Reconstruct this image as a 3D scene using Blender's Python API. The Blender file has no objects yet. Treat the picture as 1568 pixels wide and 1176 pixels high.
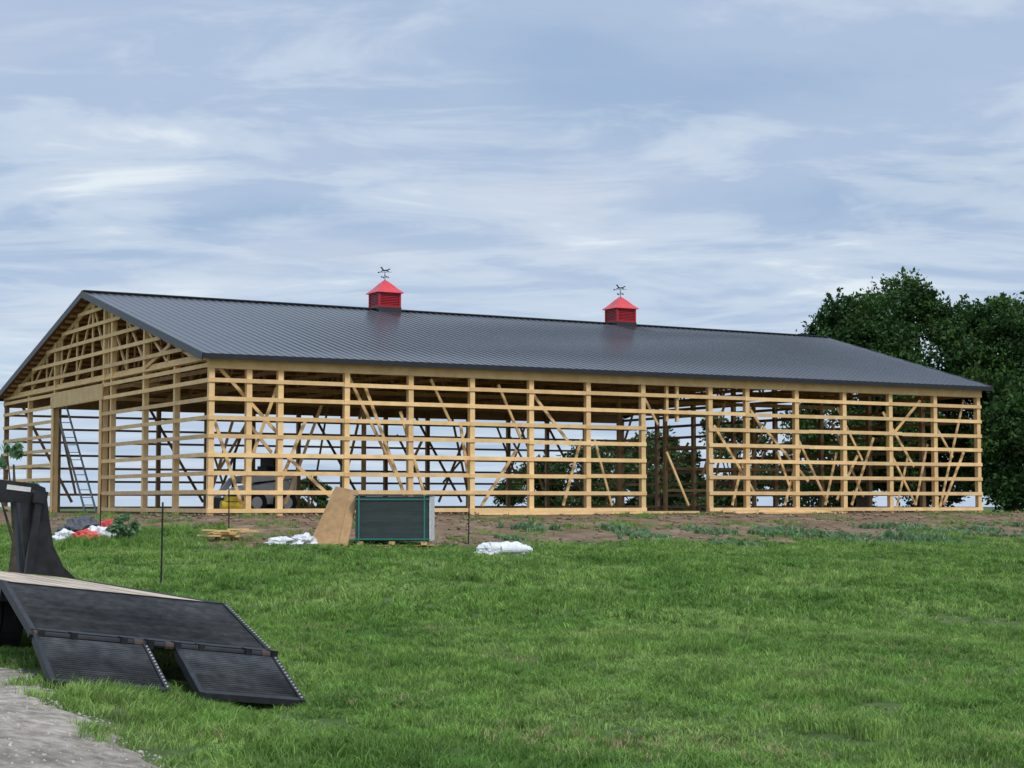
import bpy, math, random
import numpy as np
from mathutils import Vector, Matrix, noise
random.seed(7); rng=np.random.default_rng(7)
sc=bpy.context.scene
sc.view_settings.view_transform='Standard'
sc.view_settings.look='None'
sc.view_settings.exposure=0
def link(o):
    sc.collection.objects.link(o); return o
def empty(name,loc=(0,0,0),rotz=0,parent=None):
    e=bpy.data.objects.new(name,None); e.location=loc; e.rotation_euler=(0,0,rotz); e.empty_display_size=.3
    if parent: e.parent=parent
    return link(e)
# ---------------------------------------------------------------- materials
def mat(name,c1,c2=None,scale=5,rough=.7,metal=0,bump=0,stretch=(1,1,1),c3=None,island=0,spec=.5,detail=5,coords='Object',transl=0,pos=.5,n2=0,n2s=4):
    m=bpy.data.materials.new(name); m.use_nodes=True; nt=m.node_tree; N=nt.nodes; L=nt.links
    b=N['Principled BSDF']; b.inputs['Roughness'].default_value=rough; b.inputs['Metallic'].default_value=metal
    b.inputs['Specular IOR Level'].default_value=spec
    if c2 is None: c2=tuple(x*.8 for x in c1)
    if coords=='World':
        g=N.new('ShaderNodeNewGeometry'); src=g.outputs['Position']
    else:
        tc=N.new('ShaderNodeTexCoord'); src=tc.outputs['Object']
    mp=N.new('ShaderNodeMapping'); mp.inputs['Scale'].default_value=stretch; L.new(src,mp.inputs['Vector'])
    n=N.new('ShaderNodeTexNoise'); n.inputs['Scale'].default_value=scale; n.inputs['Detail'].default_value=detail; n.inputs['Roughness'].default_value=.6
    L.new(mp.outputs[0],n.inputs['Vector'])
    r=N.new('ShaderNodeValToRGB'); r.color_ramp.elements[0].position=.33; r.color_ramp.elements[1].position=.67
    r.color_ramp.elements[0].color=(*c1,1); r.color_ramp.elements[1].color=(*c2,1)
    if c3:
        e=r.color_ramp.elements.new(pos); e.color=(*c3,1)
    L.new(n.outputs['Fac'],r.inputs['Fac']); col=r.outputs['Color']
    def mul(col,src,lo,hi,a=0,b_=1):
        mr=N.new('ShaderNodeMapRange'); mr.inputs['To Min'].default_value=lo; mr.inputs['To Max'].default_value=hi; mr.inputs['From Min'].default_value=a; mr.inputs['From Max'].default_value=b_
        L.new(src,mr.inputs['Value']); mx=N.new('ShaderNodeVectorMath'); mx.operation='SCALE'; L.new(col,mx.inputs[0]); L.new(mr.outputs[0],mx.inputs['Scale']); return mx.outputs[0]
    if island:
        g2=N.new('ShaderNodeNewGeometry'); col=mul(col,g2.outputs['Random Per Island'],1-island,1+island)
    if n2:
        q=N.new('ShaderNodeTexNoise'); q.inputs['Scale'].default_value=n2s; q.inputs['Detail'].default_value=3; L.new(src,q.inputs['Vector']); col=mul(col,q.outputs['Fac'],1-n2,1+n2,.3,.7)
    L.new(col,b.inputs['Base Color'])
    if bump:
        bp=N.new('ShaderNodeBump'); bp.inputs['Strength'].default_value=bump; bp.inputs['Distance'].default_value=.05
        L.new(n.outputs['Fac'],bp.inputs['Height']); L.new(bp.outputs[0],b.inputs['Normal'])
    if transl:
        t=N.new('ShaderNodeBsdfTranslucent'); L.new(col,t.inputs['Color']); ms=N.new('ShaderNodeMixShader'); ms.inputs[0].default_value=transl
        L.new(b.outputs[0],ms.inputs[1]); L.new(t.outputs[0],ms.inputs[2]); L.new(ms.outputs[0],N['Material Output'].inputs['Surface'])
    return m
M={}
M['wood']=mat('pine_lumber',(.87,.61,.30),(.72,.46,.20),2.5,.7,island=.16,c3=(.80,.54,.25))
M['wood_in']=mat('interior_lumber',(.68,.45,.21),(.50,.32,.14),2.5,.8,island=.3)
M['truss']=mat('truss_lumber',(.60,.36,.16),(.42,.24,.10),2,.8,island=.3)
M['wall_back']=mat('backlit_lumber',(.46,.30,.16),(.30,.19,.10),2,.8,island=.25)  # back wall framing: its backlit shade is put into a darker wood colour
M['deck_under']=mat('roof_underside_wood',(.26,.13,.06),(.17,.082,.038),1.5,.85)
M['roof']=mat('charcoal_roof_metal',(.028,.031,.037),(.038,.041,.048),.5,.22,0,spec=.7)
M['trim']=mat('black_trim',(.012,.013,.016),(.02,.02,.024),3,.4)
M['red']=mat('red_painted_metal',(.50,.010,.022),(.42,.008,.018),4,.42)
M['redroof']=mat('red_roof_metal',(.72,.05,.06),(.62,.03,.045),4,.35)
M['louver']=mat('red_louver',(.12,.004,.008),(.09,.004,.008),4,.5)
M['iron']=mat('black_iron',(.015,.015,.015),None,4,.5)
M['alu']=mat('aluminium',(.35,.36,.38),None,4,.4,.6)
M['steel']=mat('trailer_black_steel',(.008,.009,.011),(.020,.021,.024),6,.5,n2=.3,spec=.3)
M['grate']=mat('ramp_expanded_metal',(.020,.024,.030),(.065,.068,.072),1.4,.6,bump=.4,detail=10,n2=.35,n2s=9,island=.25,spec=.35)
M['rust']=mat('rusty_pin',(.08,.045,.03),(.04,.03,.027),20,.7)
M['plank']=mat('deck_plank',(.64,.53,.41),(.36,.30,.24),2,.85,stretch=(.4,3,1),island=.15,c3=(.54,.44,.33))
M['rubber']=mat('rubber',(.02,.02,.02),None,5,.8)
M['white']=mat('white_paint',(.80,.80,.78),(.70,.70,.68),5,.5)
M['reflect']=mat('reflector_tape',(.7,.7,.68),(.5,.5,.5),5,.3)
M['wrap']=mat('white_plastic_wrap',(.82,.83,.85),(.6,.62,.65),6,.4,bump=.6)
M['yellow']=mat('yellow_paint',(.80,.58,.04),None,5,.5)
M['card']=mat('osb_board',(.50,.31,.15),(.36,.22,.11),5,.85,c3=(.44,.27,.13),n2=.18,n2s=1.5)
M['panel']=mat('dark_green_panel',(.030,.040,.041),(.046,.058,.058),3,.45,stretch=(1,1,3),island=.12)
M['strap']=mat('teal_strap',(.03,.22,.18),None,5,.5)
M['tarp']=mat('dark_tarp',(.05,.055,.07),(.12,.12,.14),4,.6,bump=.5)
M['redbag']=mat('red_bag',(.6,.05,.05),(.7,.12,.1),4,.5)
M['bark']=mat('bark',(.10,.075,.055),(.05,.04,.03),8,.9,bump=.5)
M['leafA']=mat('oak_leaves',(.022,.062,.014),(.070,.14,.029),.45,.6,island=.5,transl=.28,coords='World',c3=(.038,.094,.019),n2=.3,n2s=.8,spec=.3)
M['leafB']=mat('hedge_leaves',(.028,.066,.019),(.072,.13,.038),.35,.6,island=.5,transl=.3,coords='World',spec=.3)
M['weed']=mat('weed_leaves',(.13,.24,.11),(.20,.34,.16),1.2,.6,island=.3,transl=.3,coords='World')
M['grass']=mat('grass_blades',(.115,.235,.042),(.29,.41,.115),.42,.55,island=.38,transl=.3,coords='World',c3=(.185,.325,.066),spec=.3,detail=9,n2=.34,n2s=2.4)
M['straw']=mat('dry_grass',(.42,.36,.19),(.30,.30,.12),1.5,.8,island=.3,transl=.2,coords='World')
M['stone']=mat('gravel_stone',(.30,.27,.235),(.47,.43,.385),9,.9,island=.35)
M['gravel']=mat('gravel_surface',(.18,.15,.12),(.44,.39,.335),7,.95,bump=.9,coords='World',c3=(.30,.26,.21),detail=12,n2=.28,n2s=1.2)

# ---------------------------------------------------------------- mesh builder
class MB:
    def __init__(s): s.v=[]; s.f=[]
    def hexa(s,p):
        n=len(s.v); s.v+= [tuple(q) for q in p]
        s.f+=[(n,n+3,n+2,n+1),(n+4,n+5,n+6,n+7),(n,n+1,n+5,n+4),(n+1,n+2,n+6,n+5),(n+2,n+3,n+7,n+6),(n+3,n,n+4,n+7)]
        return s
    def box(s,x0,x1,y0,y1,z0,z1):
        return s.hexa([(x0,y0,z0),(x1,y0,z0),(x1,y1,z0),(x0,y1,z0),(x0,y0,z1),(x1,y0,z1),(x1,y1,z1),(x0,y1,z1)])
    def beam(s,p,q,w,h):
        p=Vector(p);q=Vector(q); d=(q-p).normalized()
        if abs(d.z)>.99: side=Vector((1,0,0))
        else: side=d.cross(Vector((0,0,1))).normalized()
        up=side.cross(d).normalized(); a=side*w/2; b=up*h/2
        return s.hexa([p-a-b,p+a-b,q+a-b,q-a-b,p-a+b,p+a+b,q+a+b,q-a+b])
    def cyl(s,p,q,r,r2=None,n=12):
        p=Vector(p);q=Vector(q); d=(q-p).normalized(); r2=r if r2 is None else r2
        t=Vector((0,0,1)) if abs(d.z)<.9 else Vector((1,0,0)); a=d.cross(t).normalized(); b=d.cross(a)
        k=len(s.v)
        for i in range(n):
            an=2*math.pi*i/n; o=a*math.cos(an)+b*math.sin(an); s.v.append(tuple(p+o*r)); s.v.append(tuple(q+o*r2))
        for i in range(n):
            j=(i+1)%n; s.f.append((k+2*i,k+2*i+1,k+2*j+1,k+2*j))
        s.f.append(tuple(k+2*i for i in range(n))); s.f.append(tuple(k+2*i+1 for i in reversed(range(n))))
        return s
    def prism(s,pts,off):
        k=len(s.v); n=len(pts); off=Vector(off)
        s.v+=[tuple(p) for p in pts]+[tuple(Vector(p)+off) for p in pts]
        s.f.append(tuple(range(k,k+n))); s.f.append(tuple(range(k+2*n-1,k+n-1,-1)))
        for i in range(n):
            j=(i+1)%n; s.f.append((k+i,k+n+i,k+n+j,k+j))
        return s
    def obj(s,name,m,parent=None,bevel=0,smooth=False):
        me=bpy.data.meshes.new(name); me.from_pydata(s.v,[],s.f); me.materials.append(m); me.validate(); me.update()
        import bmesh
        bm=bmesh.new(); bm.from_mesh(me); bmesh.ops.recalc_face_normals(bm,faces=bm.faces); bm.to_mesh(me); bm.free()
        if smooth:
            for p in me.polygons: p.use_smooth=True
        o=bpy.data.objects.new(name,me); link(o)
        if parent: o.parent=parent
        if bevel:
            bv=o.modifiers.new('b','BEVEL'); bv.width=bevel; bv.segments=2
        return o
def npmesh(name,V,F,m,parent=None):
    me=bpy.data.meshes.new(name); nv=len(V); nf=len(F); k=F.shape[1]
    me.vertices.add(nv); me.vertices.foreach_set('co',V.astype(np.float32).ravel())
    me.loops.add(nf*k); me.loops.foreach_set('vertex_index',F.astype(np.int32).ravel())
    me.polygons.add(nf); me.polygons.foreach_set('loop_start',np.arange(0,nf*k,k,dtype=np.int32))
    me.materials.append(m); me.update(calc_edges=True); me.validate()
    o=bpy.data.objects.new(name,me); link(o)
    if parent: o.parent=parent
    return o
# ---------------------------------------------------------------- terrain
CX,CY=-9.35,54.8; UX,UY=.8705,.4922; LEN=32.1; WID=26.0
def loc(x,y):
    rx=x-CX; ry=y-CY; return UX*rx+UY*ry, -UY*rx+UX*ry
def bdist(x,y):
    a,v=loc(x,y); da=np.maximum(np.maximum(-a,a-LEN),0); dv=np.maximum(np.maximum(-v,v-WID),0); return np.hypot(da,dv)
def sm(t): t=np.clip(t,0,1); return t*t*(3-2*t)
KD=[0,1.5,3,5,8,12,16,20,28,38,60,100,400,5000,9000]; KZ=[0,0,-.07,-.23,-.50,-.80,-.94,-1.04,-1.27,-1.52,-1.6,-1.8,-4,-16,-30]
def T(x,y):
    x=np.asarray(x,float); y=np.asarray(y,float); d=bdist(x,y); z=np.interp(d,KD,KZ)
    z=z+.28*sm((-x-2.2)/2.2)*sm((25-y)/8)*sm((x+40)/20)
    w=sm((d-2)/6)
    z=z+w*(.035*np.sin(x*.9+1.3*np.sin(y*.4))*np.cos(y*.7+.5)+.018*np.sin(x*2.3+y*1.7))
    return z
def TZ(x,y): return float(T(x,y))
SPOTS=[(-2.6,25.2,.6,.45),(-1.1,24.6,.5,.35),(-2.3,15.2,.5,.3),(5.1,25.5,.35,.3),(-.45,15.0,.9,.4),(.8,14.8,.8,.35),(-1.3,15.8,.6,.25),(1.6,14.3,.7,.3)]
def dirtmask(x,y):
    d=float(bdist(x,y)); n=noise.noise(Vector((x*.22,y*.22,0)))+.5*noise.noise(Vector((x*.8,y*.8,3)))
    lim=10.4+3.6*n+ (1.0 if x>6 else 0) - (3.8 if x<-8 else 0)
    m=1-float(sm((d-lim+.8)/1.6))
    a,v=loc(x,y)
    if v>WID+6 : m*=.3
    if y<32:
        nn=noise.noise(Vector((x*1.7,y*1.7,9)))+.6*noise.noise(Vector((x*4,y*4,5)))
        for sx,sy,rx,ry in SPOTS:
            q=math.exp(-((x-sx)/rx)**2-((y-sy)/ry)**2)
            if q>.05: m=max(m,float(sm((q+nn*.45-.30)/.35)))
    q=noise.noise(Vector((x*.33+20,y*.33,2)))+.35*noise.noise(Vector((x*1.5,y*1.5,1)))
    m=max(m,.5*float(sm((q-.50)/.15)))
    return m
n=320; k=8
t=np.linspace(-1,1,n); g=5500*np.sinh(k*t)/np.sinh(k)
X,Y=np.meshgrid(g,g+30); Z=T(X,Y)
V=np.stack([X,Y,Z],-1).reshape(-1,3); idx=np.arange(n*n).reshape(n,n)
F=np.stack([idx[:-1,:-1],idx[:-1,1:],idx[1:,1:],idx[1:,:-1]],-1).reshape(-1,4)
gm=bpy.data.materials.new('lawn_and_soil'); gm.use_nodes=True; nt=gm.node_tree; N=nt.nodes; L=nt.links
b=N['Principled BSDF']; b.inputs['Roughness'].default_value=.95; b.inputs['Specular IOR Level'].default_value=.15
ge=N.new('ShaderNodeNewGeometry')
def noi(sc_,det=8,vec=None):
    q=N.new('ShaderNodeTexNoise'); q.inputs['Scale'].default_value=sc_; q.inputs['Detail'].default_value=det; q.inputs['Roughness'].default_value=.65; L.new(vec or ge.outputs['Position'],q.inputs['Vector']); return q
def ramp(src,cols):
    r=N.new('ShaderNodeValToRGB'); el=r.color_ramp.elements
    el[0].position=cols[0][0]; el[0].color=(*cols[0][1],1); el[1].position=cols[-1][0]; el[1].color=(*cols[-1][1],1)
    for p,c in cols[1:-1]:
        e=el.new(p); e.color=(*c,1)
    L.new(src,r.inputs['Fac']); return r
n1=noi(2.5); gr=ramp(n1.outputs['Fac'],[(.3,(.05,.085,.025)),(.5,(.085,.13,.04)),(.7,(.15,.165,.075))])
n2=noi(1.3,10); so=ramp(n2.outputs['Fac'],[(.3,(.12,.08,.048)),(.5,(.21,.145,.093)),(.7,(.32,.24,.165))])
at=N.new('ShaderNodeAttribute'); at.attribute_name='dirt'
n3=noi(3.5,8); ad=N.new('ShaderNodeMath'); ad.operation='MULTIPLY_ADD'; ad.inputs[1].default_value=.7; L.new(n3.outputs['Fac'],ad.inputs[0]); 
sb=N.new('ShaderNodeMath'); sb.operation='SUBTRACT'; sb.inputs[1].default_value=.35; L.new(at.outputs['Fac'],sb.inputs[0]); L.new(sb.outputs[0],ad.inputs[2])
r=ramp(ad.outputs[0],[(.35,(0,0,0)),(.6,(1,1,1))])
mx=N.new('ShaderNodeMix'); mx.data_type='RGBA'; L.new(r.outputs[0],mx.inputs[0]); L.new(gr.outputs[0],mx.inputs[6]); L.new(so.outputs[0],mx.inputs[7])
L.new(mx.outputs[2],b.inputs['Base Color'])
bp=N.new('ShaderNodeBump'); bp.inputs['Strength'].default_value=.8; bp.inputs['Distance'].default_value=.08; n4=noi(5,10); L.new(n4.outputs['Fac'],bp.inputs['Height']); L.new(bp.outputs[0],b.inputs['Normal'])
ground=npmesh('ground',V,F,gm)
att=ground.data.attributes.new('dirt','FLOAT','POINT')
dm=np.zeros(n*n)
near=np.where((np.abs(V[:,0])<90)&(np.abs(V[:,1]-50)<70))[0]
for i in near: dm[i]=dirtmask(V[i,0],V[i,1])
att.data.foreach_set('value',dm.astype(np.float32))
for p in ground.data.polygons: p.use_smooth=True
def road_edge(y): # x of right edge
    return -2.25-(y-12.7)*.55+.14*math.sin(y*1.9)+.08*math.sin(y*4.3+1)+.05*math.sin(y*11)
rb=[];rf=[]; ys=np.arange(2,60,.12); nx=30
for y in ys:
    e=road_edge(y)
    for j in range(nx+1):
        x=e-5.2*j/nx; rb.append((x,y,TZ(x,y)+.012-(.03 if j==0 else 0)))
for i in range(len(ys)-1):
    for j in range(nx):
        a=i*(nx+1)+j; rf.append((a,a+1,a+nx+2,a+nx+1))
rd=npmesh('gravel_road',np.array(rb),np.array(rf),M['gravel'])
def stones(name,pts,m):
    V=[];F=[]
    base=np.array([(1,0,0),(-1,0,0),(0,1,0),(0,-1,0),(0,0,1),(0,0,-1)],float)
    fc=np.array([(0,2,4),(2,1,4),(1,3,4),(3,0,4),(2,0,5),(1,2,5),(3,1,5),(0,3,5)])
    for i,(x,y,s) in enumerate(pts):
        q=base*(s*rng.uniform(.6,1.3,3))*np.array([1,1,.6])+rng.normal(0,s*.15,(6,3)); V.append(q+np.array([x,y,TZ(x,y)+s*.25])); F.append(fc+6*i)
    return npmesh(name,np.concatenate(V),np.concatenate(F),m)
pts=[]
for i in range(12000):
    y=random.uniform(11.5,19.5); e=road_edge(y); x=e+.04-abs(random.gauss(0,1.6)); pts.append((x,y,random.choice([.006,.009,.012,.02])*random.uniform(.7,1.2)))
stones('gravel_stones',pts,M['stone'])
pts=[]
while len(pts)<2600:
    a=random.uniform(-8,36); v=random.uniform(-12,4); x=CX+a*UX-v*UY; y=CY+a*UY+v*UX
    if dirtmask(x,y)>.6: pts.append((x,y,random.choice([.03,.05,.08])*random.uniform(.7,1.4)))
M['clod']=mat('soil_clod',(.17,.12,.075),(.27,.20,.135),5,.95,island=.3)
stones('soil_clods',pts,M['clod'])
# ---------------------------------------------------------------- barn
barn=empty('pole_barn',(CX,CY,0),math.atan2(UY,UX))
PS=.18; HE=4.80
fr=[0,.0385]+[i/14 for i in range(1,8)]+[.591]+[i/14 for i in range(9,15)]
fposts=[f*LEN for f in fr]
EZ=4.98; RZ=8.26; OV=.42; GO=.40; RIDX=2.7
def roofz(v):
    vv=v if v<=WID/2 else WID-v
    return EZ+(vv+OV)/(WID/2+OV)*(RZ-EZ)
girz=[.16+.578*i for i in range(8)]
pb=MB(); gb=MB()
for a in fposts:
    pb.box(a-PS/2,a+PS/2,-PS/2,PS/2,-.6,HE+.05)
for z in girz:
    cuts=[(0-.12,7*LEN/14+.1),(.591*LEN-.1,LEN+.12)]
    if z>3.1: cuts=[(-.12,LEN+.12)]
    for c0,c1 in cuts:
        p=c0
        while p<c1-.01:
            q=min(p+LEN/14*2+random.choice([0,0,LEN/14]),c1)
            if c1-q<1.2: q=c1
            dz=random.uniform(-.015,.015); gb.box(p+.004,q-.004,-PS/2-.042,-PS/2-.002,z+dz-.065,z+dz+.065); p=q
gb.box(-.14,LEN+.14,-PS/2-.046,-PS/2-.002,HE-.22,HE+.14)
gb.box(-.1,LEN+.1,PS/2+.002,PS/2+.042,HE-.22,HE+.14)
for a in (8.7/14.*LEN-2.9,8.7/14*LEN-2.45): pb.box(a,a+.1,-.05,.07,3.3,HE)
gp=[.125,.25,.395,.432,.69,.845]
gposts=[f*WID for f in gp]
for v in gposts: 
    top=roofz(v)-.3 if .2<v/WID<.75 else HE+.05
    pb.box(-PS/2,PS/2,v-PS/2,v+PS/2,-.5,top)
pb.box(-PS/2,PS/2,WID-PS/2,WID+PS/2,-.5,HE+.05)
d0,d1=.432*WID,.69*WID
def gable_girts(mb,a0,a1,door=True,full=True):
    zz=girz+[HE-.12]+[HE+.55*i for i in range(1,6)]
    for z in zz:
        if z<=HE:
            v0,v1=-.1,WID+.1
        else:
            h=(z-EZ+.3)/(RZ-EZ)*(WID/2+OV)-OV; v0,v1=h+.1,WID-h-.1
        segs=[(v0,v1)]
        if door and z<3.9: segs=[(v0,d0+.1),(d1-.1,v1)]
        for s0,s1 in segs:
            if s1-s0<.6: continue
            mb.box(a0,a1,s0,s1,z-.065,z+.065)
gable_girts(gb,-PS/2-.042,-PS/2-.002)
gb.box(-PS/2-.09,-PS/2-.045,d0-.2,d1+.2,4.15,4.72)   # door header
for v in (d0+.06,d1-.06): gb.box(-PS/2-.085,-PS/2-.045,v-.12,v+.12,-.1,4.14)
gb.box(-PS/2-.04,-PS/2+.2,-.1,WID+.1,HE+.06,HE+.13)
X0=lambda f:f*LEN
fb=[((.01,4.6),(.075,2.6)),((.075,4.5),(.04,1.0)),((.08,1.9),(.14,.3)),((.145,4.6),(.205,1.4)),((.205,3.4),(.24,.4)),((.275,3.0),(.29,.3)),
    ((.10,3.0),(.07,.6)),((.165,4.2),(.215,.4)),((.005,3.0),(.035,.3)),((.24,4.5),(.27,3.1)),((.32,4.4),(.355,2.6)),((.30,.3),(.345,2.2)),((.40,.3),(.425,2.6)),
    ((.04,2.9),(.07,2.0)),((.36,4.2),(.41,2.4)),((.50,4.4),(.53,3.2)),((.44,2.6),(.47,.3)),((.60,3.2),(.66,.8)),((.625,.3),(.655,2.6)),((.67,3.2),(.74,1.2)),((.70,.3),(.73,2.4)),((.72,2.8),(.77,.4)),((.78,4.0),(.83,2.0)),((.80,.3),(.84,2.9)),((.85,3.9),(.90,1.8)),((.94,.25),(.99,4.5)),((.90,.3),(.93,2.7)),((.86,2.4),(.91,.3)),((.87,.2),(.90,2.2)),((.93,3.6),(.97,2.2)),((.535,2.2),(.575,.3)),
    ((.76,.3),(.785,2.3)),((.69,2.3),(.72,.4)),((.64,4.3),(.67,3.2)),((.91,4.4),(.875,3.0)),((.98,2.4),(.95,.3)),((.81,2.2),(.78,.5))]
for (f0,z0),(f1,z1) in fb:
    gb.beam((X0(f0),PS/2+.03,z0),(X0(f1),PS/2+.03+random.uniform(0,.5),z1),.04,.105)
pb.obj('wall_posts',M['wood'],barn); gb.obj('wall_girts',M['wood'],barn)
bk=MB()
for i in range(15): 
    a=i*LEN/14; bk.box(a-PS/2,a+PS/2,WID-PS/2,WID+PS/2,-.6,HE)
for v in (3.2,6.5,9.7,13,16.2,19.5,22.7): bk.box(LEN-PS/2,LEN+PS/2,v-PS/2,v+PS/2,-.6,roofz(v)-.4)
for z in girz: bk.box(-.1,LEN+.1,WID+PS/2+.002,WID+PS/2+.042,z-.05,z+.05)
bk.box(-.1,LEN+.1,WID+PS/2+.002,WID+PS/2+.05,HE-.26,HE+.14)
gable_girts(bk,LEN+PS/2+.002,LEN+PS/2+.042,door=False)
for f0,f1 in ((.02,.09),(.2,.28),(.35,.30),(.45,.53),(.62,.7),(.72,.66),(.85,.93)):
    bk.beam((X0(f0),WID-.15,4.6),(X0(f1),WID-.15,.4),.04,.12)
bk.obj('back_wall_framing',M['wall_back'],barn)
ip=MB()
for i in range(1,14):
    a=i*LEN/14
    if i in (9,10,11,12,13) or i==4:
        ip.box(a-.07,a+.07,8.6-.07,8.6+.07,-.3,HE-.15)
for i in (10,11,12):
    for z in (.9,1.8,2.7): ip.box(i*LEN/14,(i+1)*LEN/14,8.5,8.54,z-.06,z+.06)
for i in range(30):
    a=random.uniform(1,LEN-1); v=random.choice([8.6,17,17.5,3,23]); s=random.choice([-1,1])*random.uniform(.7,1.7)
    if a<LEN*.5 and random.random()<.35: continue
    ip.beam((a,v,random.uniform(2.5,4.6)),(min(max(a+s,.4),LEN-.4),v+random.uniform(-.6,.6),random.uniform(0.05,1.6)),.035,.10)
for v in (8.6,17.3):
    ip.box(.2,LEN-.2,v-.03,v+.03,HE-.32,HE-.17)
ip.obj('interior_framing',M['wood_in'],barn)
def truss(mb,a,w=.045,bot=HE+.145):
    mb.box(a-w/2,a+w/2,-.05,WID+.05,bot,bot+.14)
    H=WID/2
    for s in (0,1):
        top=lambda v: (a,v if s==0 else WID-v,roofz(v)-.32)
        mb.beam(top(1.0),top(H),w,.18)
        ns=[1.8,4.2,6.5,8.7,10.9]
        for j,v in enumerate(ns):
            b0=(a,(v if s==0 else WID-v),bot+.1)
            mb.beam(b0,top(v+ .0),w,.1)
            nx_=ns[j+1] if j+1<len(ns) else H
            mb.beam(b0,top(nx_),w,.1)
    mb.beam((a,H,bot+.1),(a,H,RZ-.35),w,.12)
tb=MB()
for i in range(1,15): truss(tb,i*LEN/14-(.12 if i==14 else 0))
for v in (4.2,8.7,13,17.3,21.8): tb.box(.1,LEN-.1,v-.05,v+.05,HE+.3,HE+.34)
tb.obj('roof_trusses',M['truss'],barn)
tg=MB(); truss(tg,0.02,.06)
tg.beam((-.05,6.5,HE+.2),(-.05,3.8,roofz(3.8)-.4),.04,.12)
tg.obj('gable_truss',M['wood'],barn)
pu=MB()
for i in range(1,21):
    v=i*.64
    for s in (0,1):
        vv=v if s==0 else WID-v; z=roofz(v)-.17
        if v<12.9: pu.box(-.3,LEN+.3,vv-.02,vv+.02,z-.05,z+.05)
pu.obj('purlins',M['truss'],barn)
RZ2=RZ-.10
def roofpt(a_f,v,dz=0,side=0):
    a1=LEN+GO+RIDX*v; a=-GO+(a1+GO)*a_f
    z=EZ+(RZ-.10*a_f-EZ)*v
    y=-OV+(WID/2+OV)*v
    if side: y=WID-y
    return Vector((a,y,z+dz))
rs=MB(); ru=MB(); rr=MB(); tr=MB()
for side in (0,1):
    A,B,C,D=[roofpt(*q,side=side) for q in ((0,0),(1,0),(1,1),(0,1))]
    up=Vector((0,0,.035)); rs.hexa([A,B,C,D,A+up,B+up,C+up,D+up])
    dn=Vector((0,0,-.006)); A2,B2,C2,D2=[q+dn for q in (A,B,C,D)]; u2=Vector((0,0,-.03)); ru.hexa([A2+u2,B2+u2,C2+u2,D2+u2,A2,B2,C2,D2])
    nr=int((LEN+2*GO)/.3)
    for i in range(nr+9):
        a=-GO+.03+i*.3
        if a<LEN+GO: v0=0
        else: v0=(a-LEN-GO)/RIDX
        if v0>=.98: continue
        y0=-OV+(WID/2+OV)*v0; z0=EZ+(RZ-EZ-.1*(a/LEN if a>0 else 0))*v0; y1=WID/2; z1=RZ-.1*max(0,min(1,(a+GO)/(LEN+2*GO+RIDX)))
        if side: y0,y1=WID-y0,WID-y1
        P=Vector((a,y0,z0+.03)); Q=Vector((a,y1,z1+.03)); w1=Vector((.035,0,0)); w2=Vector((.014,0,0)); h=Vector((0,0,.022))
        rr.hexa([P-w1,P+w1,Q+w1,Q-w1,P-w2+h,P+w2+h,Q+w2+h,Q-w2+h])
    y=-OV-.02 if side==0 else WID+OV+.02
    tr.box(-GO-.03,LEN+GO+.03,min(y-.02,y+.02),max(y-.02,y+.02),EZ-.14,EZ+.03)
    for f in (0,1):
        P=roofpt(f,0,-.07,side); Q=roofpt(f,1,-.07,side); o=Vector((-.03 if f==0 else .03,0,0)); tr.beam(P+o,Q+o,.035,.24)
tr.beam((-GO-.02,WID/2,RZ+.06),(LEN+GO+RIDX,WID/2,RZ2+.06),.34,.045)
rs.obj('roof_sheet',M['roof'],barn); rr.obj('roof_ribs',M['roof'],barn); ru.obj('roof_decking',M['deck_under'],barn); tr.obj('roof_trim',M['trim'],barn)
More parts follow.
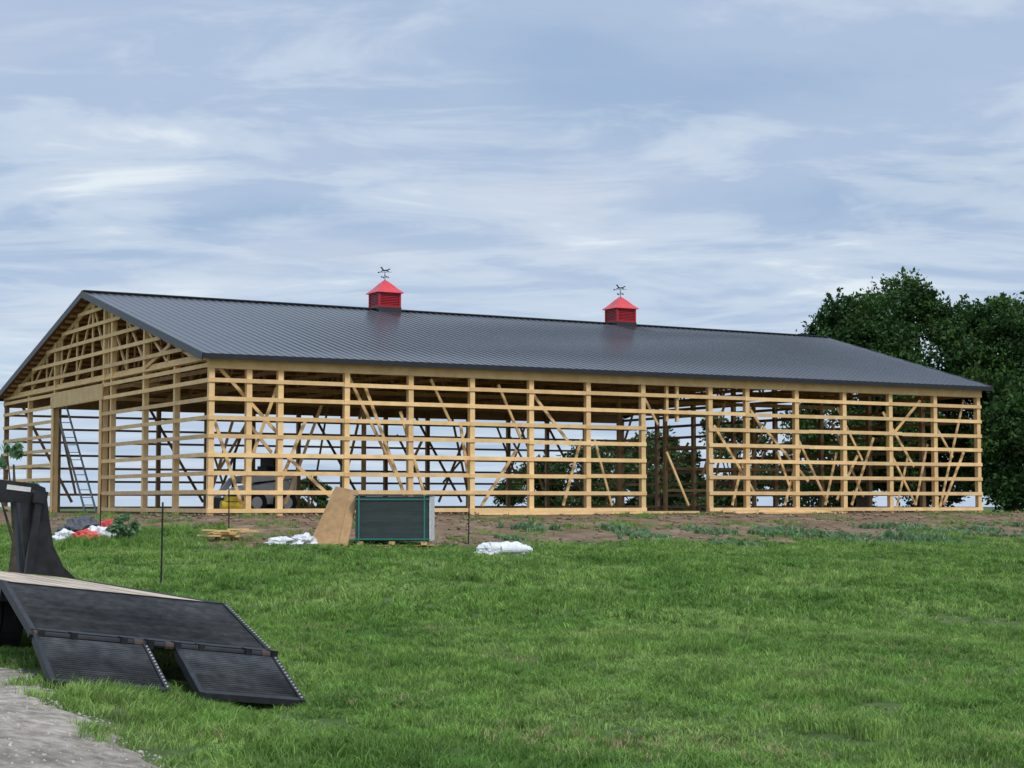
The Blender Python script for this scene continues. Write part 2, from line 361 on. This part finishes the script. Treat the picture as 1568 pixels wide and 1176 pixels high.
def cupola(a):
    e=empty('cupola',(a,WID/2,RZ-.1*a/LEN),0,barn)
    h=.50
    MB().hexa([(-h-.05,-h-.05,-.3),(h+.05,-h-.05,-.3),(h+.05,h+.05,-.3),(-h-.05,h+.05,-.3),(-h-.01,-h-.01,.12),(h+.01,-h-.01,.12),(h+.01,h+.01,.12),(-h-.01,h+.01,.12)]).obj('cupola_base',M['trim'],e)
    m=MB().box(-h+.05,h-.05,-h+.05,h-.05,.1,.72)
    m.obj('cupola_core',M['louver'],e)
    c=MB()
    for sx in (-1,1):
        for sy in (-1,1): c.box(sx*h-.08*(sx>0),sx*h+.08*(sx<0),sy*h-.08*(sy>0),sy*h+.08*(sy<0),.12,.72)
    for z0,z1 in ((.121,.18),(.66,.72)):
        c.box(-h+.08,h-.08,-h+.004,-h+.05,z0,z1); c.box(-h+.08,h-.08,h-.05,h-.004,z0,z1)
        c.box(-h+.004,-h+.05,-h+.08,h-.08,z0,z1); c.box(h-.05,h-.004,-h+.08,h-.08,z0,z1)
    for i in range(7):
        z=.215+i*.067
        c.beam((-h+.08,-h+.035,z),(h-.08,-h+.035,z),.03,.032); c.beam((-h+.035,-h+.08,z),(-h+.035,h-.08,z),.03,.032)
    c.obj('cupola_walls',M['red'],e)
    r=MB(); lev=[(.60,.71),(.58,.74),(.40,.90),(.2,1.12),(.05,1.26)]
    for i in range(len(lev)-1):
        a0,z0=lev[i]; a1,z1=lev[i+1]
        r.hexa([(-a0,-a0,z0),(a0,-a0,z0),(a0,a0,z0),(-a0,a0,z0),(-a1,-a1,z1),(a1,-a1,z1),(a1,a1,z1),(-a1,a1,z1)])
    r.obj('cupola_roof',M['redroof'],e)
    w=MB().cyl((0,0,1.2),(0,0,1.62),.014,n=8)
    w.beam((-.14,0,1.40),(.14,0,1.40),.014,.014); w.beam((0,-.14,1.40),(0,.14,1.40),.014,.014)
    for x,y in ((-.15,0),(.15,0),(0,-.15,),(0,.15)): w.box(x-.02,x+.02,y-.01,y+.01,1.37,1.43)
    for q in ((0,0,1.27),(0,0,1.48)): w.cyl((q[0],q[1],q[2]-.03),(0,0,q[2]),.01,.035,8).cyl((0,0,q[2]),(0,0,q[2]+.03),.035,.01,8)
    w.obj('weathervane_rod',M['iron'],e)
    v=MB().beam((-.30,0,1.6),(.24,0,1.6),.012,.014)
    v.prism([(.24,-.008,1.56),(.33,-.008,1.6),(.24,-.008,1.64)],(0,.016,0))
    body=[(-.16,1.72),(-.06,1.70),(.06,1.71),(.12,1.78),(.17,1.86),(.25,1.83),(.26,1.79),(.2,1.79),(.17,1.72),(.14,1.67),(.22,1.66),(.26,1.62),(.24,1.61),(.12,1.64),(-.08,1.64),(-.2,1.60),(-.24,1.62),(-.17,1.66),(-.22,1.70),(-.32,1.72),(-.30,1.76),(-.2,1.75)]
    v.prism([(x*.75,-.008,1.6+(z-1.6)*.85+.01) for x,z in body],(0,.016,0))
    o=v.obj('weathervane_horse',M['iron'],e); o.rotation_euler=(0,0,math.radians(138))
cupola(.377*LEN); cupola(.735*LEN)
lb=MB()
for i in range(16):
    a=random.uniform(7,21); v=-random.uniform(.7,1.6); z=.03; l=random.uniform(2,4.5); d=random.uniform(-.12,.12)
    lb.beam((a,v,z+i*.004),(a+l,v+d,z+i*.004),.14,.07)
lb.obj('lumber_on_ground',M['wood'],barn)
# ---------------------------------------------------------------- ladder
def bl(a,v,z): return Vector((CX+a*UX-v*UY,CY+a*UY+v*UX,z))
ld=MB(); p0=bl(1.2,17.0,0); p1=bl(.3,18.6,4.5); sd=Vector((.22,.0,0))
ld.beam(p0-sd,p1-sd,.03,.08); ld.beam(p0+sd,p1+sd,.03,.08)
for i in range(1,15):
    q=p0.lerp(p1,i/15); ld.cyl(q-sd,q+sd,.018,n=6)
ld.obj('extension_ladder',M['alu'])
# ---------------------------------------------------------------- skid steer
sk=empty('skid_steer_loader',(-9.0,62,0),math.radians(222)); sk.scale=(1.1,1.1,1.05)
b_=MB().prism([(-1.2,-.45,.35),(.7,-.45,.3),(.9,-.45,.55),(.6,-.45,.9),(-.9,-.45,1.15),(-1.25,-.45,1.0)],(0,.9,0)); b_.obj('body',M['white'],sk,.03)
c_=MB()
for x in (-.5,.55):
    for y in (-.42,.42): c_.beam((x,y,.9),(x-.05,y,1.95),.07,.07)
c_.box(-.6,.6,-.46,.46,1.94,2.02); c_.box(-.55,-.45,-.38,.38,.95,1.94); c_.box(-.3,.1,-.25,.25,.85,1.1); c_.box(-.35,-.25,-.25,.25,1.1,1.6)
c_.obj('cab',M['steel'],sk)
a_=MB()
for y in (-.58,.58): a_.beam((-1.1,y,1.3),(.5,y,1.15),.1,.2); a_.beam((.5,y,1.15),(1.15,y,.45),.1,.18); a_.beam((-1.05,y,.8),(-1.1,y,1.3),.1,.2)
a_.obj('lift_arms',M['white'],sk)
MB().prism([(1.1,-.8,.1),(1.7,-.8,.05),(1.7,-.8,.1),(1.3,-.8,.2),(1.2,-.8,.55),(1.1,-.8,.55)],(0,1.6,0)).obj('bucket',M['steel'],sk)
w_=MB()
for x in (-.75,.4):
    for y in (-.72,.47): w_.cyl((x,y,.38),(x,y+.25,.38),.38,n=20)
w_.obj('wheels',M['rubber'],sk)
h_=MB()
for x in (-.75,.4):
    for y in (-.73,.71): h_.cyl((x,y,.38),(x,y+.02,.38),.2,n=14)
h_.obj('wheel_hubs',M['white'],sk)
cp=empty('air_compressor',(-8.95,56.6,0),.4)
MB().cyl((-.35,0,.3),(.35,0,.3),.17,n=16).box(-.22,.22,-.15,.15,.45,.6).obj('tank',M['yellow'],cp)
MB().cyl((-.28,-.1,.12),(-.28,.1,.12),.12,n=12).beam((.3,-.15,.1),(.3,.15,.1),.04,.2).box(-.12,.12,-.1,.1,.601,.72).obj('motor',M['iron'],cp)
# ---------------------------------------------------------------- T posts
for x,y,h,ln in ((-6.46,32.7,1.55,.01),(-7.5,47,1.3,-.01),(-10.75,46.3,1.2,.0),(-1.16,47,1.27,.02),(-12.0,43.5,1.25,.01)):
    z=TZ(x,y); e=empty('fence_post',(x,y,z))
    m=MB(); t_=(ln*h,0,h); m.beam((0,0,-.3),t_,.032,.012); m.beam((0,.02,-.3),(t_[0],.02,h),.01,.03)
    for i in range(12): m.box(-.012+ln*i*.1,.012+ln*i*.1,-.018,-.006,.15+i*.1,.17+i*.1)
    m.obj('stake',M['iron'],e)
# ---------------------------------------------------------------- crate / board / wrap / scraps
def place(name,x,y,rz=0,dz=0): return empty(name,(x,y,TZ(x,y)+dz),rz)
st=place('stack_of_metal_panels',-3.05,46.1,math.radians(-4),.0)
m=MB()
for i in range(12): 
    z=.12+i*.0955; o=random.uniform(-.005,.005); m.box(-.95+o,.95+o,-.5+o*.3,.5,z,z+.0945)
m.obj('panels',M['panel'],st)
MB().box(-.98,.98,-.46,.46,0,.02).box(-.9,-.75,-.5,.5,.02,.115).box(-.08,.08,-.5,.5,.02,.115).box(.75,.9,-.5,.5,.02,.115).obj('pallet',M['wood_in'],st)
m=MB(); 
for x in (-.88,.82): m.box(x,x+.04,-.53,.53,.11,1.275)
m.box(-.98,.98,-.535,-.515,1.17,1.205); m.box(-.98,.98,-.535,-.515,.15,.185)
m.obj('straps',M['strap'],st)
MB().box(-1.0,1.0,-.53,.53,1.278,1.30).obj('cover_sheet',M['tarp'],st)
MB().box(.965,.985,-.5,.5,.12,1.26).obj('end_cap',M['wrap'],st)
bd=place('osb_board',-4.6,46.0,math.radians(-6))
m=MB(); 
m.hexa([(-.62,-.35,-.05),(.22,-.42,-.05),(.24,-.38,-.05),(-.60,-.31,-.05),(-.05,.30,1.50),(.55,.25,1.38),(.56,.29,1.38),(-.04,.34,1.50)])
m.hexa([(.2,-.5,-.05),(.42,-.5,-.05),(.44,-.47,-.05),(.22,-.47,-.05),(.35,.2,1.3),(.57,.2,1.34),(.58,.23,1.34),(.36,.23,1.3)])
m.obj('board',M['card'],bd)
def lumpy(name,x,y,sx,sy,sz,m,seed,rz=0):
    import bmesh
    bm=bmesh.new(); bmesh.ops.create_icosphere(bm,subdivisions=4,radius=1)
    for v in bm.verts:
        nn=noise.noise(v.co*2.3+Vector((seed,0,0)))*.45+noise.noise(v.co*6+Vector((seed,0,0)))*.2
        v.co*=1+nn; v.co=Vector((v.co.x*sx,v.co.y*sy,max(v.co.z,-.3)*sz))
    me=bpy.data.meshes.new(name); bm.to_mesh(me); bm.free(); me.materials.append(m)
    o=bpy.data.objects.new(name,me); o.location=(x,y,TZ(x,y)+.25*sz); o.rotation_euler=(0,0,rz); return link(o)
wr=place('white_plastic_roll',-.2,44.3,.15,.03)
m=MB(); m.cyl((-.35,0,.15),(.35,.05,.15),.16,.15,14).cyl((-.1,-.2,.12),(.55,-.1,.13),.10,.12,14); m.obj('rolls',M['wrap'],wr)
m=MB().cyl((.355,.05,.15),(.36,.05,.15),.07,n=10).obj('core',M['iron'],wr)
lumpy('plastic_wrap_sheet',-.5,44.35,.42,.3,.24,M['wrap'],3); lumpy('plastic_wrap_sheet',-.05,44.4,.5,.25,.26,M['wrap'],23)
lumpy('plastic_scrap',-5.9,45.3,.36,.2,.14,M['wrap'],5); lumpy('plastic_scrap',-5.35,45.6,.32,.25,.19,M['wrap'],8)
sl=place('scrap_lumber_pile',-7.3,46.2,0,.05)
m=MB()
for i in range(18):
    a=random.uniform(-.25,.25)+(.9 if i%5==0 else 0); l=random.uniform(.3,.65); c=Vector((random.uniform(-.55,.55),random.uniform(-.35,.35),.05+.012*i)); d=Vector((math.cos(a),math.sin(a),random.uniform(-.05,.05)))*l*.5
    m.beam(c-d,c+d,.12,.04)
m.obj('boards',M['wood'],sl)
lumpy('tarp_pile',-11.4,47,.55,.4,.42,M['tarp'],11); lumpy('feed_bag',-10.65,46.0,.4,.25,.3,M['wrap'],13); lumpy('feed_bag',-10.95,45.6,.38,.2,.22,M['redbag'],15); lumpy('feed_bag',-11.5,45.7,.3,.2,.22,M['wrap'],17)
lumpy('feed_bag',-10.6,46.7,.35,.2,.42,M['redbag'],19)
# ---------------------------------------------------------------- trailer
R0=Vector((-2.03,17.5,-1.545)); h=Vector((-.454,.891,0)).normalized(); lf=Vector((-.891,-.454,.124)).normalized(); upv=h.cross(lf).normalized()
tm=Matrix(((h.x,lf.x,upv.x,R0.x),(h.y,lf.y,upv.y,R0.y),(h.z,lf.z,upv.z,R0.z),(0,0,0,1)))
tl=bpy.data.objects.new('flatbed_trailer',None); link(tl); tl.matrix_world=tm
W=2.5; s1,z1=1.07,.42; s2,z2=2.85,.845; s3=10.2
def slab(mb,sA,zA,sB,zB,w0,w1,th=.05):
    mb.hexa([(sA,w0,zA-th),(sB,w0,zB-th),(sB,w1,zB-th),(sA,w1,zA-th),(sA,w0,zA),(sB,w0,zB),(sB,w1,zB),(sA,w1,zA)])
g_=MB(); f_=MB(); rd_=MB()
def rampp(sA,zA,sB,zB,w0,w1,nb):
    slab(g_,sA+.02,zA,sB-.02,zB,w0+.05,w1-.05,.03)
    for w in (w0,w1-.05): slab(f_,sA,zA+.02,sB,zB+.02,w,w+.05,.09)
    slab(f_,sA,zA+.015,sA+.06,zA+.015+.06*(zB-zA)/(sB-sA),w0+.052,w1-.052,.06)
    for i in range(1,nb):
        t_=i/nb; s=sA+(sB-sA)*t_; z=zA+(zB-zA)*t_; g_.beam((s,w0+.052,z+.004),(s,w1-.052,z+.004),.012,.010)
rampp(0.0,.04,s1-.06,z1-.02,0,1.08,24); rampp(0.0,.04,s1-.06,z1-.02,1.36,W,24)
rampp(s1+.06,z1+.02,s2,z2,0,W,38)
g_.obj('ramp_grating',M['grate'],tl)
f_.cyl((s1,-.03,z1-.01),(s1,W+.03,z1-.01),.035,n=12)
for w in (.02,.3,.8,1.05,1.33,1.6,2.1,2.42): f_.box(s1-.09,s1+.09,w-.03,w+.03,z1-.05,z1+.045)
f_.box(s2,s3,0,.1,z2-.2,z2+.015); f_.box(s2,s3,W-.1,W,z2-.2,z2+.015); f_.box(s2-.04,s2+.12,.102,W-.102,z2-.15,z2+.012)
f_.box(s2,s3,.7,.82,z2-.42,z2-.06); f_.box(s2,s3,1.7,1.82,z2-.42,z2-.06)
for i in range(12): f_.box(s2+.4+i*.6,s2+.46+i*.6,.1,W-.1,z2-.14,z2-.06)
f_.box(s1+.1,s1+.25,.3,.4,.05,z1); f_.box(s1+.1,s1+.25,2.0,2.1,.05,z1)
for w in (.2,2.2): f_.beam((s1+.1,w,z1-.08),(s2+.3,w,z2-.2),.08,.14)
arch=[(0.0,.86),(.20,1.0),(.40,1.3),(.52,1.7),(.60,2.02),(.64,2.14),(.78,2.18),(1.9,2.18),(2.0,2.0),(2.04,1.7),(2.12,1.3),(2.3,1.0),(2.5,.86),(1.9,.86),(1.75,1.3),(1.7,1.88),(.95,1.88),(.85,1.3),(.72,.86)]
f_.prism([(s3-.14,w,z) for w,z in arch],(.14,0,0))
for w in (.8,1.55): f_.box(s3,s3+3.0,w,w+.15,1.9,2.12)
f_.box(s3+2.7,s3+3.0,.951,1.549,1.9,2.12); f_.cyl((s3+2.85,1.25,1.0),(s3+2.85,1.25,1.9),.09)
for w in (.75,1.7): f_.beam((s3+.02,w,z2-.1),(s3+1.2,w,1.95),.1,.16)
f_.box(s3-.38,s3-.22,.64,.84,1.9,2.08); f_.box(s3-.36,s3-.24,.7,.8,.86,1.9)
f_.obj('steel_frame',M['steel'],tl)
for i in range(14): rd_.box(s2+.2+i*.5,s2+.28+i*.5,-.006,-.002,z2-.12,z2-.07)
for i in range(22): 
    t_=i/22; s=s1+.10+(s2-s1-.14)*t_; z=z1+.03+(z2-z1-.02)*(s-s1)/(s2-s1); rd_.box(s,s+.022,.016,.032,z+.012,z+.02)
for i in range(14):
    t_=i/14; s=.05+.95*t_; zz_=.04+.36*(s/1.01)+.02
    rd_.box(s,s+.02,.016,.032,zz_+.0,zz_+.012); rd_.box(s,s+.02,1.376,1.392,zz_,zz_+.012)
rd_.box(s3-.15,s3-.142,.85,1.2,2.05,2.12)
rd_.obj('reflectors',M['reflect'],tl)
ru_=MB()
for w in (.05,.75,1.08,1.4,2.4): ru_.cyl((s1,w,z1-.01),(s1,w+.09,z1-.01),.045,n=12)
ru_.obj('hinge_pins',M['rust'],tl)
p_=MB()
for i in range(12):
    w=.104+i*.191; 
    q=s2+.125
    while q<s3-.2:
        e_=min(q+random.uniform(2.4,4.5),s3-.15); p_.box(q+.003,e_-.003,w,w+.184,z2-.05,z2+.004+random.uniform(0,.006)); q=e_
p_.obj('deck_planks',M['plank'],tl)
wh=MB(); hb=MB()
for s in (s2+1.9,s2+2.9):
    for w in (.12,W-.62):
        wh.cyl((s,w,.36),(s,w+.24,.36),.37,n=24); wh.cyl((s,w+.26,.36),(s,w+.5,.36),.37,n=24); hb.cyl((s,w-.01,.36),(s,w+.02,.36),.2,n=16)
    hb.cyl((s,.2,.36),(s,W-.2,.36),.05,n=8)
wh.obj('tyres',M['rubber'],tl); hb.obj('wheel_hubs',M['alu'],tl)
# ---------------------------------------------------------------- trees
def tree(name,x,y,H,R,nl,leaf,lm,low=.15,lobes=34,seed=0,flat=1.0,lr=(.14,.27)):
    r=np.random.default_rng(seed); z0=TZ(x,y); e=empty(name,(x,y,z0))
    tb_=MB(); tb_.cyl((0,0,-.3),(0.1,0,H*.35),H*.032,H*.022,10).cyl((.1,0,H*.35),(0,.1,H*.8),H*.022,H*.006,8)
    c0=H*(low+1)/2; rz=H*(1-low)/2
    C=[]
    for i in range(lobes):
        d=r.normal(0,1,3); d/=np.linalg.norm(d); q=r.uniform(.35,1)**.5
        p=np.array([d[0]*R*q,d[1]*R*q*flat,c0+d[2]*rz*q]); taper=1-.35*max(0,(p[2]-c0)/rz); p[:2]*=taper
        C.append((p,r.uniform(*lr)*R))
        if i%3==0: tb_.cyl((.05,0,H*r.uniform(.2,.6)),tuple(p),H*.011,H*.002,6)
    tb_.obj('trunk_and_limbs',M['bark'],e)
    per=nl//lobes; Vs=[]
    for p,rad in C:
        m_=r.integers(int(per*.6),int(per*1.4)); d=r.normal(0,1,(m_,3)); d/=np.linalg.norm(d,axis=1)[:,None]
        q=p+d*(rad*r.uniform(.35,1.12,(m_,1))*np.array([1.15,1.15,.8])); q+=r.normal(0,rad*.16,q.shape)
        # short leafy twigs sticking out of each clump
        tw=r.normal(0,1,(7,3)); tw[:,2]=np.abs(tw[:,2])*.8; tw/=np.linalg.norm(tw,axis=1)[:,None]
        k_=m_//6; wi=r.integers(0,7,k_); q[:k_]=p+tw[wi]*(rad*r.uniform(.8,1.5,(k_,1)))+r.normal(0,rad*.07,(k_,3))
        Vs.append(q)
    P=np.concatenate(Vs); m_=len(P)
    a=r.normal(0,1,(m_,3)); a/=np.linalg.norm(a,axis=1)[:,None]; b=r.normal(0,1,(m_,3)); b-=a*(a*b).sum(1)[:,None]; b/=np.linalg.norm(b,axis=1)[:,None]
    s=leaf*r.uniform(.6,1.3,(m_,1)); a=a*s; b=b*s*.5
    V=np.stack([P-a,P-b,P+a,P+b],1).reshape(-1,3); F=np.arange(m_*4).reshape(-1,4)
    npmesh('foliage',V,F,lm,e)
i_=0
for x,y,H,R,low in ((19.8,100,13.4,4.3,.12),(24.0,104,15.0,5.0,.1),(28.2,100,14.4,4.9,.08),(33.0,103,15.3,5.6,.08),(40,106,14,5,.1)):
    i_+=1; tree('oak_tree',x,y,H,R,46000,.14,M['leafA'],low,84,seed=i_,lr=(.12,.24))
tree('oak_tree',28.5,93,8.5,4.2,18000,.15,M['leafA'],.03,36,seed=20); tree('oak_tree',34,92,8,4.5,16000,.15,M['leafA'],.03,36,seed=21)
for x,y,H,R,q in ((1.6,138,4.8,3.0,0),(5.4,136,6.6,3.6,0),(10.4,126,6.8,3.4,0),(15.4,124,7.8,3.9,0),(21.5,118,8.6,4.3,0),(26,112,9,4.3,0),(8.8,150,7.0,3.6,0),(13,140,7,4,0)):
    i_+=1; tree('field_tree',x,y,H,R,9500,.17,M['leafB'],.04,30,seed=30+i_)
tree('field_tree',-19,165,5.2,2.6,4000,.2,M['leafB'],.02,18,seed=60)
tree('young_tree',-8.9,31.5,2.75,.42,300,.10,M['weed'],.35,14,seed=70)
tree('weed_bush',-9.95,45.8,.75,.55,1500,.06,M['weed'],.0,14,seed=71)
# ---------------------------------------------------------------- grass
def patch(name,size,nb,wd,ht,m,seed,lean=.5,strawf=0):
    r=np.random.default_rng(seed)
    nt_=max(8,nb//16); tc=r.uniform(-size/2,size/2,(nt_,2)); ti=r.integers(0,nt_,nb); b=tc[ti]+r.normal(0,.038,(nb,2))
    th=r.uniform(.5,1.4,nt_)[ti]
    an=r.uniform(0,2*np.pi,nb); h_=ht*th*r.uniform(.45,1.2,nb); w=wd*r.uniform(.6,1.3,nb)
    sx=np.cos(an)*w/2; sy=np.sin(an)*w/2
    ta=r.uniform(0,2*np.pi,nt_)[ti]; la=ta+r.normal(0,1.0,nb); ln=h_*lean*r.uniform(.1,1.6,nb)
    lx=np.cos(la)*ln; ly=np.sin(la)*ln
    z0=np.full(nb,-.03)
    V=np.stack([np.stack([b[:,0]-sx,b[:,1]-sy,z0],1),np.stack([b[:,0]+sx,b[:,1]+sy,z0],1),
      np.stack([b[:,0]+sx*.8+lx*.35,b[:,1]+sy*.8+ly*.35,h_*.6],1),np.stack([b[:,0]-sx*.8+lx*.35,b[:,1]-sy*.8+ly*.35,h_*.6],1),
      np.stack([b[:,0]+lx,b[:,1]+ly,h_*.95],1)],1).reshape(-1,3)
    o=np.arange(nb)[:,None]*5
    F=np.concatenate([o+np.array([[0,1,2]]),o+np.array([[0,2,3]]),o+np.array([[3,2,4]])])
    me=bpy.data.meshes.new(name); me.vertices.add(len(V)); me.vertices.foreach_set('co',V.astype(np.float32).ravel())
    me.loops.add(len(F)*3); me.loops.foreach_set('vertex_index',F.astype(np.int32).ravel()); me.polygons.add(len(F)); me.polygons.foreach_set('loop_start',np.arange(0,len(F)*3,3,dtype=np.int32))
    me.materials.append(m); me.update(calc_edges=True); return me
nearP=[patch('grass_near',1.3,2000,.010,.085,M['grass'],s,.8) for s in range(5)]
farP=[patch('grass_far',1.8,1500,.018,.10,M['grass'],10+s,.8) for s in range(4)]
strP=[patch('grass_dry',1.2,420,.008,.06,M['straw'],20+s,1.2) for s in range(2)]
spP=[patch('grass_sparse',1.2,480,.009,.07,M['grass'],25+s,.8) for s in range(2)]
edP=[patch('grass_edge',.45,330,.009,.075,M['grass'],40+s,.9) for s in range(3)]
wdP=[patch('weed_patch',1.4,420,.05,.18,M['weed'],30+s,.8) for s in range(3)]
grs=empty('grass'); wds=empty('weeds')
cnt=0
def inst(me,x,y,s,par,zs=1):
    global cnt; cnt+=1
    o=bpy.data.objects.new(me.name+'_clump',me); o.location=(x,y,TZ(x,y)); 
    gx=(TZ(x+.4,y)-TZ(x-.4,y))/.8; gy=(TZ(x,y+.4)-TZ(x,y-.4))/.8
    nrm=Vector((-gx,-gy,1)).normalized(); q=Vector((0,0,1)).rotation_difference(nrm).to_matrix()@Matrix.Rotation(random.uniform(0,6.28),3,'Z')
    o.rotation_euler=q.to_euler(); o.scale=(s,s,s*zs); link(o); o.parent=par
def under_ramp(x,y):
    rel=Vector((x,y,0))-Vector((R0.x,R0.y,0)); s=rel.dot(h); w=rel.dot(Vector((-.891,-.454,0)))
    return .25<s<1.8 and .35<w<2.3
def blocked(x,y):
    if under_ramp(x,y): return True
    if y<35 and x<road_edge(y)+.55: return True
    a,v=loc(x,y); return (a>-1 and v>-1 and a<LEN+1 and v<WID+1)
y=10.0
while y<26:
    x=-.37*y-2.5
    while x<.37*y+2.5:
        xx=x+random.uniform(-.3,.3); yy=y+random.uniform(-.3,.3)
        if not blocked(xx,yy):
            d=dirtmask(xx,yy); hv=.8+.6*noise.noise(Vector((xx*.45,yy*.45,4)))
            if d<.5: inst(random.choice(nearP),xx,yy,1,grs,hv*random.uniform(.85,1.2)*(1-.4*d))
            else: inst(random.choice(spP),xx,yy,1,grs,.9); inst(random.choice(spP),xx,yy,1,grs,.6)
            if d>.25 or random.random()<.10: inst(random.choice(strP),xx,yy,1,grs)
        x+=.88
    y+=.88
# ragged grass edge along the gravel
y=11.0
while y<24:
    e=road_edge(y); x=e+.02
    while x<e+1.9:
        xx=x+random.uniform(-.14,.14); yy=y+random.uniform(-.14,.14)
        if not under_ramp(xx,yy) and (xx>e+.25 or random.random()<.55):
            inst(random.choice(edP),xx,yy,random.uniform(.85,1.15),grs,random.uniform(.7,1.2))
        x+=.36
    y+=.36
while y<75 and y<26: y+=.5
while y<75:
    x=-.36*y-3
    while x<.36*y+6:
        xx=x+random.uniform(-.4,.4); yy=y+random.uniform(-.4,.4)
        if not blocked(xx,yy):
            d=dirtmask(xx,yy); bd_=float(bdist(xx,yy)); hv=.9+.6*noise.noise(Vector((xx*.35,yy*.35,4)))
            if d<.4: inst(random.choice(farP),xx,yy,1,grs,hv*random.uniform(.8,1.25))
            elif random.random()<.2: inst(random.choice(spP),xx,yy,1.2,grs,1.3)
            if .12<d and bd_>6.8:
                pr=.12+(.55 if xx>3 else 0)
                if bd_<14 and random.random()<pr: inst(random.choice(wdP),xx,yy,random.uniform(.5,1.1),wds,random.uniform(.6,1.2))
        x+=1.3
    y+=1.3
print('instances',cnt)
# ---------------------------------------------------------------- world
w=bpy.data.worlds.new('World'); sc.world=w; w.use_nodes=True; nt=w.node_tree; N=nt.nodes; L=nt.links
bg=N['Background']; bg.inputs['Strength'].default_value=.1
SUN_EL=math.radians(48); SUN_AZ=math.radians(150)
sky=N.new('ShaderNodeTexSky'); sky.sky_type='NISHITA'; sky.sun_disc=False; sky.sun_elevation=SUN_EL; sky.sun_rotation=SUN_AZ
tc=N.new('ShaderNodeTexCoord'); sp=N.new('ShaderNodeSeparateXYZ'); L.new(tc.outputs['Generated'],sp.inputs[0])
def mth(op,a,b=None,cl=False):
    q=N.new('ShaderNodeMath'); q.operation=op; q.use_clamp=cl
    for i,s in enumerate((a,b)):
        if s is None: continue
        if isinstance(s,(int,float)): q.inputs[i].default_value=s
        else: L.new(s,q.inputs[i])
    return q.outputs[0]
zc=mth('ADD',mth('MAXIMUM',sp.outputs[2],0.0),.11)
cx=mth('DIVIDE',sp.outputs[0],zc); cy=mth('DIVIDE',sp.outputs[1],zc)
cb=N.new('ShaderNodeCombineXYZ'); L.new(cx,cb.inputs[0]); L.new(cy,cb.inputs[1])
def cn(scale,sx,rot,det,rough,dist,off=0):
    mp=N.new('ShaderNodeMapping'); mp.inputs['Rotation'].default_value=(0,0,rot); mp.inputs['Scale'].default_value=(sx,1,1); mp.inputs['Location'].default_value=(off,off*.7,0); L.new(cb.outputs[0],mp.inputs[0])
    q=N.new('ShaderNodeTexNoise'); q.inputs['Scale'].default_value=scale; q.inputs['Detail'].default_value=det; q.inputs['Roughness'].default_value=rough; q.inputs['Distortion'].default_value=dist; L.new(mp.outputs[0],q.inputs['Vector']); return q.outputs['Fac']
na=cn(2.9,.65,.15,8,.58,.5,3.1); nb_=cn(1.1,.8,-.2,6,.55,.3,8.2); nc=cn(1.1,.7,.3,4,.5,.4,15.5)
def wr_(src,cols):
    r=N.new('ShaderNodeValToRGB'); el=r.color_ramp.elements; el[0].position=cols[0][0]; el[0].color=(*cols[0][1],1); el[1].position=cols[-1][0]; el[1].color=(*cols[-1][1],1)
    for p,c in cols[1:-1]:
        e=el.new(p); e.color=(*c,1)
    r.color_ramp.interpolation='EASE'; L.new(src,r.inputs[0]); return r.outputs[0]
base=wr_(nb_,[(.33,(.36,.49,.69)),(.5,(.45,.56,.75)),(.66,(.56,.64,.78))])
wf=wr_(mth('ADD',mth('MULTIPLY',na,.66),mth('MULTIPLY',nc,.38)),[(.48,(0,0,0)),(.58,(.38,.38,.38)),(.69,(1,1,1))])
mx=N.new('ShaderNodeMix'); mx.data_type='RGBA'; L.new(wf,mx.inputs[0]); L.new(base,mx.inputs[6]); mx.inputs[7].default_value=(.82,.89,.95,1)
hz=mth('SUBTRACT',1.0,mth('DIVIDE',mth('MAXIMUM',sp.outputs[2],0.0),.14),True)
mh=N.new('ShaderNodeMix'); mh.data_type='RGBA'; L.new(mth('MULTIPLY',hz,.5),mh.inputs[0]); L.new(mx.outputs[2],mh.inputs[6]); mh.inputs[7].default_value=(.56,.72,.91,1)
ov=mth('MULTIPLY',mth('SUBTRACT',sp.outputs[2],.35),1.3,True)
sc_=N.new('ShaderNodeVectorMath'); sc_.operation='SCALE'; L.new(mh.outputs[2],sc_.inputs[0]); L.new(mth('MULTIPLY',mth('ADD',mth('MULTIPLY',ov,.9),1.0),10.0),sc_.inputs['Scale'])
mn=N.new('ShaderNodeMix'); mn.data_type='RGBA'; mn.inputs[0].default_value=.9; L.new(sky.outputs[0],mn.inputs[6]); L.new(sc_.outputs[0],mn.inputs[7])
L.new(mn.outputs[2],bg.inputs['Color'])
sl_=bpy.data.lights.new('sun','SUN'); sl_.energy=1.9; sl_.angle=math.radians(12); sl_.color=(1,.95,.87)
so_=bpy.data.objects.new('sun',sl_); link(so_)
sd_=Vector((math.sin(SUN_AZ)*math.cos(SUN_EL),math.cos(SUN_AZ)*math.cos(SUN_EL),math.sin(SUN_EL)))
so_.rotation_euler=sd_.to_track_quat('Z','Y').to_euler(); so_.location=(20,-20,40)
# ---------------------------------------------------------------- camera
cam=bpy.data.cameras.new('camera'); cam.sensor_width=36; cam.lens=62.15; cam.clip_end=20000; cam.clip_start=.1
co=bpy.data.objects.new('camera',cam); co.location=(0,0,.466); co.rotation_euler=(math.radians(90+3.78),0,0); link(co); sc.camera=co
